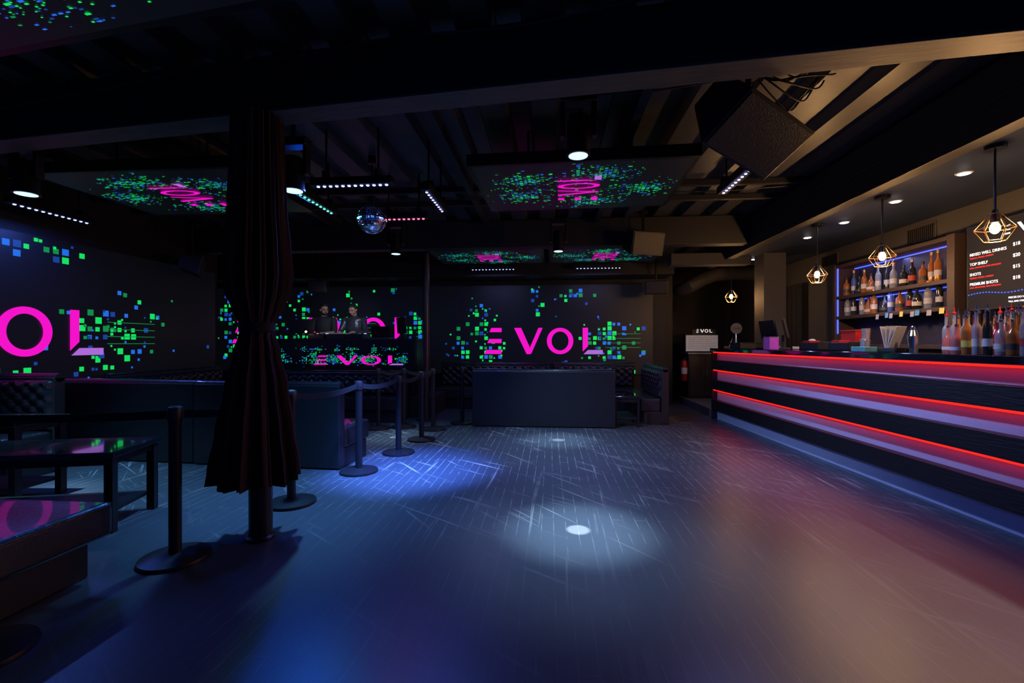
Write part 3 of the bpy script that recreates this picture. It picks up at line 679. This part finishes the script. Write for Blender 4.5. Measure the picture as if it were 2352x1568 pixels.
person((-4.56,8.9,.35),.1,'man with glasses and beard in black t-shirt standing at dj decks',(((-.25,-.06,1.16),(-.17,-.3,1.14)),((.24,-.08,1.16),(.12,-.34,1.14))),.15,.7,True,True,False,TEE)
person((-3.93,8.90,.35),0,'man in dark jacket looking down with hands on the mixer',(((-.24,-.1,1.17),(-.13,-.36,1.16)),((.28,-.1,1.17),(.17,-.38,1.16))),.42,-.1,False,False,True,JKT)
# ---------------------------------------------------------------- ceiling fixtures
def parcan(loc,tilt,power,label,rad=.085,target=None,wide=75,narrow=4.4,np=3000,col=(.42,.66,1)):
    x,y,z=loc; r=root('spotlight',(x,y,z),label=label,cat='spotlight',group='hanging stage spotlights')
    b=N(); lathe(b,[(rad*.8,.26),(rad,.2),(rad,.02),(rad*1.08,.0),(rad*1.08,-.015),(rad*.95,-.015)],28); fin(b,'lamp_housing',BLK,r,smooth=True)
    b=N(); lathe(b,[(rad*.84,-.018),(rad*.88,-.012)],24); fin(b,'lens',LENS,r)
    b=N()
    for s in(-1,1): bx(b,(s*(rad+.03),0,.24),(.035,.07,.26))
    bx(b,(0,0,.38),(2*rad+.1,.12,.07)); fin(b,'yoke',BLK,r,bevel=.008)
    b=N(); H=CZ-z; cyl(b,(0,0,(.4+H)/2),.02,H-.38,seg=12); bx(b,(0,0,H-.02),(.12,.12,.04)); fin(b,'ceiling_clamp',BLK,r)
    light('SPOT',(x,y,z-.03),power,col,target=target or (x,y,0),angle=wide,blend=1,size=.05)
    if np:
        light('SPOT',(x,y,z-.03),np,(.85,.95,1),target=(x,y,0),angle=narrow,blend=.5,size=.01)
        light('SPOT',(x,y,z-.03),np*.34,(.5,.78,1),target=(x,y,0),angle=28,blend=1,size=.01)
    return r
lb='black moving head spotlight hanging from the ceiling with lit lens'
parcan((.2,3.2,2.62),0,300,lb,.078,np=3200,wide=58,narrow=4)
parcan((.12,6.15,2.55),0,190,lb,.07,np=1500,wide=74)
parcan((-2.12,6.15,2.55),0,190,lb,.07,np=800,wide=66)
parcan((-2.12,3.62,2.58),0,560,lb,.085,np=0,wide=74,col=(.16,.5,1))
parcan((-4.36,3.46,2.56),0,480,lb,.085,np=1800,wide=80,col=(.22,.62,.95))
def ledbar(loc,rz,c,label,L=.68,n=12,power=12,c2=None,lr=.015):
    x,y,z=loc; r=root('led_light_bar',(x,y,z),(0,0,rz),label,'stage light','led light bars under the ceiling')
    b=N(); bx(b,(0,0,.03),(L+.06,.09,.07)); fin(b,'bar_housing',BLK,r,bevel=.01)
    b=N()
    for s in(-1,1): bx(b,(s*L*.35,0,.09),(.03,.1,.06)); cyl(b,(s*L*.35,0,(CZ-z+.1)/2),.01,CZ-z-.1,seg=8)
    fin(b,'hanging_bracket',BLK,r)
    b=N()
    for i in range(n): ell(b,(-L/2+L*(i+.5)/n,0,-.007),(lr,lr,lr*.6),seg=10)
    fin(b,'led_lenses',dots('led_glow',c,3),r,smooth=True)
    a=light('AREA',(x,y,z-.04),power,c2 or c,target=(x,y,0),size=L,sy=.06); a.rotation_euler=(0,0,rz)
    return r
PW_=(.34,.38,1)
ledbar((-1.74,3.9,2.7),0,PW_,'black led light bar with bluish white dots',power=18,c2=(.06,.15,1))
ledbar((-2.33,4.4,2.7),PI/2,(.1,1,.65),'black led light bar with green dots',power=4,n=9,lr=.013)
ledbar((-1.63,5.0,2.7),0,(1,.12,.25),'black led light bar with red dots',L=.5,n=9,power=2)
ledbar((-1.13,4.43,2.7),PI/2,PW_,'black led light bar with bluish white dots',power=18,c2=(.06,.15,1),n=9,lr=.013)
ledbar((1.61,4.06,2.7),PI/2,PW_,'black led light bar with violet white dots',power=22,c2=(.24,.3,1),n=10,lr=.013)
ledbar((-5.35,4.5,2.7),PI/2,PW_,'black led light bar with bluish white dots near the side wall',L=.78,power=22,c2=(.08,.18,1))
ledbar((-1.08,8.68,2.72),0,PW_,'black led light bar near the back wall',L=.85,n=13,power=6)
ledbar((.92,8.68,2.72),0,PW_,'black led light bar near the back wall',L=.85,n=13,power=6)
light('SPOT',(-2.6,4.6,2.78),110,(.005,.09,1),target=(.2,1.8,0),angle=100,blend=1,size=.08)
light('SPOT',(-1.3,3.9,2.6),3400,(.10,.23,1),target=(-1.45,4.6,0),angle=44,blend=1,size=.1)
light('SPOT',(-1.0,4.4,2.6),480,(.35,.52,1),target=(.6,5.6,0),angle=80,blend=1,size=.1)
light('SPOT',(1.55,4.5,2.62),240,(.36,.5,1),target=(3.0,4.6,.6),angle=90,blend=1,size=.06)
light('SPOT',(-2.8,6.8,2.7),110,(.7,.8,1),target=(-4.1,8.8,1.8),angle=40,blend=1,size=.05)  # added spot without a housing, brightens the faces at the booth
mb=root('mirror_ball',(-1.80,4.5,2.56),label='silver mirror ball hanging below the light bars',cat='mirror ball')
b=N(); bmesh.ops.create_uvsphere(b,u_segments=36,v_segments=22,radius=.145)
bmesh.ops.inset_individual(b,faces=list(b.faces),thickness=.0016,depth=.001)
rg=random.Random(4)
for f in b.faces:
    if f.calc_area()>2e-4:
        n_=f.normal; ax=V((rg.uniform(-1,1),rg.uniform(-1,1),rg.uniform(-1,1))).normalized()
        R_=M.Rotation(rg.uniform(-.07,.07),3,ax); c_=f.calc_center_median()
        for v in f.verts: v.co=c_+R_@(v.co-c_)
fin(b,'mirror_tiles',mat('mirror_tiles',(.75,.7,.8),.1,1,ns=9,var=.5),mb)
b=N(); cyl(b,(0,0,.16),.02,.04); tube(b,[(0,0,.17),(0,0,CZ-2.56)],.006); cyl(b,(0,0,CZ-2.56-.04),.04,.08); fin(b,'ball_motor',BLK,mb)
def speaker(loc,rot,w,h,d,label,name='loudspeaker'):
    from mathutils import Euler
    r=root(name,loc,rot,label,'speaker')
    b=N(); k=.62
    f=[(-w/2,-d/2,-h/2),(w/2,-d/2,-h/2),(w/2,-d/2,h/2),(-w/2,-d/2,h/2)]; g=[(-w/2,d/2,-h/2*k),(w/2,d/2,-h/2*k),(w/2,d/2,h/2*k),(-w/2,d/2,h/2*k)]
    F=[b.verts.new(p) for p in f];G_=[b.verts.new(p) for p in g]
    b.faces.new(F);b.faces.new(G_[::-1])
    for i in range(4): b.faces.new((F[i],F[(i+1)%4],G_[(i+1)%4],G_[i]))
    fin(b,'cabinet',BLKP,r,bevel=.012)
    b=N(); bx(b,(0,-d/2-.006,0),(w-.04,.014,h-.04)); fin(b,'grille',mat('speaker_grille',(.045,.043,.042),.4,.5,ns=120,var=.8,bump=.4),r,bevel=.004)
    inv=Euler(rot).to_matrix().inverted(); H=CZ-loc[2]
    b=N(); cone(b,(0,0,0),.02,inv@V((0,0,H)),.02,10); cone(b,inv@V((0,0,H-.03)),.07,inv@V((0,0,H)),.07,16); fin(b,'hanging_bracket',BLK,r)
    return r
speaker((1.40,3.34,2.85),(math.radians(56),math.radians(14),math.radians(30)),.66,.42,.38,'large black loudspeaker tilted down from the ceiling')
b=N()
for k in range(7):
    pts=[(1.5+.45*t+.05*math.sin(k+6*t),3.2+.05*k+.1*math.sin(t*5+k),3.19-(.06+.02*k)*math.sin(PI*t)) for t in [i/12 for i in range(13)]]
    tube(b,pts,.006,6)
fin(b,'cable_bundle',BLKP,label='tangled black cables above the loudspeaker',cat='cable',kind='stuff')
speaker((1.35,6.7,2.75),(.3,0,.3),.5,.34,.3,'black loudspeaker under the far ceiling beam')
speaker((2.0,8.75,2.36),(.2,0,-.2),.42,.26,.25,'small black loudspeaker in the back corner')
speaker((-5.5,6.6,2.5),(.2,0,PI/2+.6),.55,.3,.28,'black loudspeaker near the side wall')
speaker((-4.6,8.75,2.45),(.2,0,.2),.35,.25,.25,'small black loudspeaker above the dj booth')
def cable(pts,r=.006):
    b=N(); P=[]
    for i in range(len(pts)-1):
        for t in range(8):
            u=t/8; a=V(pts[i]).lerp(V(pts[i+1]),u); a.z-=.03*math.sin(PI*u)+.008*math.sin(9*u+i); P.append(a)
    P.append(V(pts[-1])); tube(b,P,r,6); fin(b,'cable',BLKP,label='thin black cable strung along the ceiling',cat='cable',group='ceiling cables')
cable([(-5.8,3.2,3.05),(-4,3.0,3.02),(-2.2,2.75,3.1),(-1,2.65,3.12),(.5,2.5,3.14),(2.9,2.25,3.16)])
cable([(-2,3.3,3.1),(-.5,3.4,3.12),(1.2,3.3,3.14)])
cable([(2.9,2.2,3.0),(2.9,3.5,2.9),(2.9,5.5,2.95),(2.9,7.5,2.9)])
cable([(-1.9,5.5,3.1),(.3,5.6,3.12),(2.8,5.5,3.12)])
b=N(); tube(b,[V((4.3-.05*i*1.6,9.9-.02*i,2.75-.0*i)) for i in range(8)]+[(3.4,9.75,2.72),(3.15,9.7,2.62),(2.95,9.72,2.5),(2.85,9.9,2.45),(2.82,10.2,2.45)],.14,20)
fin(b,'air_duct',WALLG,smooth=True,label='curved grey air duct under the alcove ceiling',cat='duct')
# ---------------------------------------------------------------- alcove cabinet etc.
r=root('side_cabinet',(3.28,10.2,.13),label='dark wooden side cabinet on the raised platform',cat='cabinet')
b=N(); bx(b,(0,0,.47),(.66,.5,.94)); fin(b,'cabinet_body',WOOD,r,bevel=.004)
b=N(); bx(b,(0,-.01,.955),(.7,.54,.03)); fin(b,'cabinet_top',WPLA,r,bevel=.004)
for s in(-1,1):
    b=N(); bx(b,(s*.16,-.26,.47),(.3,.02,.84)); d=fin(b,'cabinet_door',WOOD,r,bevel=.004)
    b=N(); bx(b,(s*.03,-.28,.55),(.012,.02,.12)); fin(b,'handle',STEEL,d)
r=root('light_box_sign',(3.25,10.1,1.1),label='white sheet board with small sign above it on the cabinet',cat='sign')
b=N(); bx(b,(0,0,.2),(.7,.12,.38)); fin(b,'board_body',BLKP,r,bevel=.006)
b=N(); bx(b,(0,-.065,.2),(.66,.01,.34)); fin(b,'white_sheet',mat('lit_sheet',(.6,.6,.62),.5,emit=(.7,.72,.8),es=.1),r)
b=N()
for i in range(7):
    bx(b,(0,-.071,.08+.04*i),(.56,.003,.004))
fin(b,'sheet_lines',BLKP,r)
b=N(); bx(b,(.06,0,.43),(.5,.05,.12)); ell(b,(.06,0,.48),(.25,.025,.06)); fin(b,'sign_board',BLKP,r,smooth=True)
b=N(); letters(b,.075,.07,0); o=fin(b,'lettering',[TW,TW],r); o.rotation_euler=(PI/2,0,0); o.location=(-.11,-.03,.43)
r=root('drinks_dispenser',(3.78,9.6,.13),label='chrome drinks dispenser with round lettered sign and red base',cat='dispenser')
b=N(); bx(b,(0,0,.5),(.4,.4,1.0)); fin(b,'dispenser_stand',WOOD,r,bevel=.004)
b=N(); bx(b,(0,0,1.06),(.36,.3,.1)); fin(b,'dispenser_base',RED,r,bevel=.01)
b=N(); lathe(b,[(.13,1.11),(.1,1.2),(.05,1.32),(.03,1.38)],20); fin(b,'dispenser_tower',CHR,r,smooth=True)
b=N(); cyl(b,(0,-.02,1.47),.11,.03,rot=(PI/2,0,0),seg=32); fin(b,'round_sign',WPLA,r)
b=N(); letters(b,.036,.04,0); o=fin(b,'lettering',[BLKP,BLKP],r); o.rotation_euler=(PI/2,0,0); o.location=(-.08,-.04,1.45)
r=root('fire_extinguisher',(2.87,9.98,.5),label='red fire extinguisher hung beside the side cabinet',cat='fire extinguisher')
b=N(); lathe(b,[(.055,0),(.062,.02),(.062,.36),(.045,.42),(.02,.44)],20); fin(b,'cylinder_tank',RED,r,smooth=True)
b=N(); cyl(b,(0,0,.46),.02,.05); bx(b,(0,-.03,.49),(.02,.12,.015)); tube(b,[(0,.02,.46),(-.07,0,.42),(-.075,0,.2)],.009); fin(b,'valve_and_hose',BLKP,r)
b=N(); bx(b,(.065,0,.2),(.03,.05,.1)); fin(b,'wall_bracket',BLK,r)
b=N(); lathe(b,[(.0635,.15),(.0635,.28)],20); fin(b,'extinguisher_label',WHITE,r)
b=N(); n=60; pv=None
for i in range(n+1):
    yy=-.75+1.5*i/n; xx=.03*math.sin(i*1.1)
    cur=(b.verts.new((xx,yy,0)),b.verts.new((xx,yy,2.2)))
    if pv: b.faces.new((pv[0],cur[0],cur[1],pv[1]))
    pv=cur
o=fin(b,'drape',CURTB,loc=(4.3,8.9,.13),smooth=True,label='black fabric drape hanging on the wall behind the bar',cat='curtain')
# ---------------------------------------------------------------- world, camera
w=bpy.data.worlds.new('w'); S.world=w; w.use_nodes=True
w.node_tree.nodes['Background'].inputs[0].default_value=(.010,.09,.5,1); w.node_tree.nodes['Background'].inputs[1].default_value=.25
cd=bpy.data.cameras.new('camera'); cam=bpy.data.objects.new('camera',cd); C.objects.link(cam)
cam.location=(0,0,1.3); cam.rotation_euler=(PI/2,0,math.radians(4.7)); cd.lens=16; cd.sensor_width=36; cd.shift_y=4/2352; cd.clip_start=.05
S.camera=cam
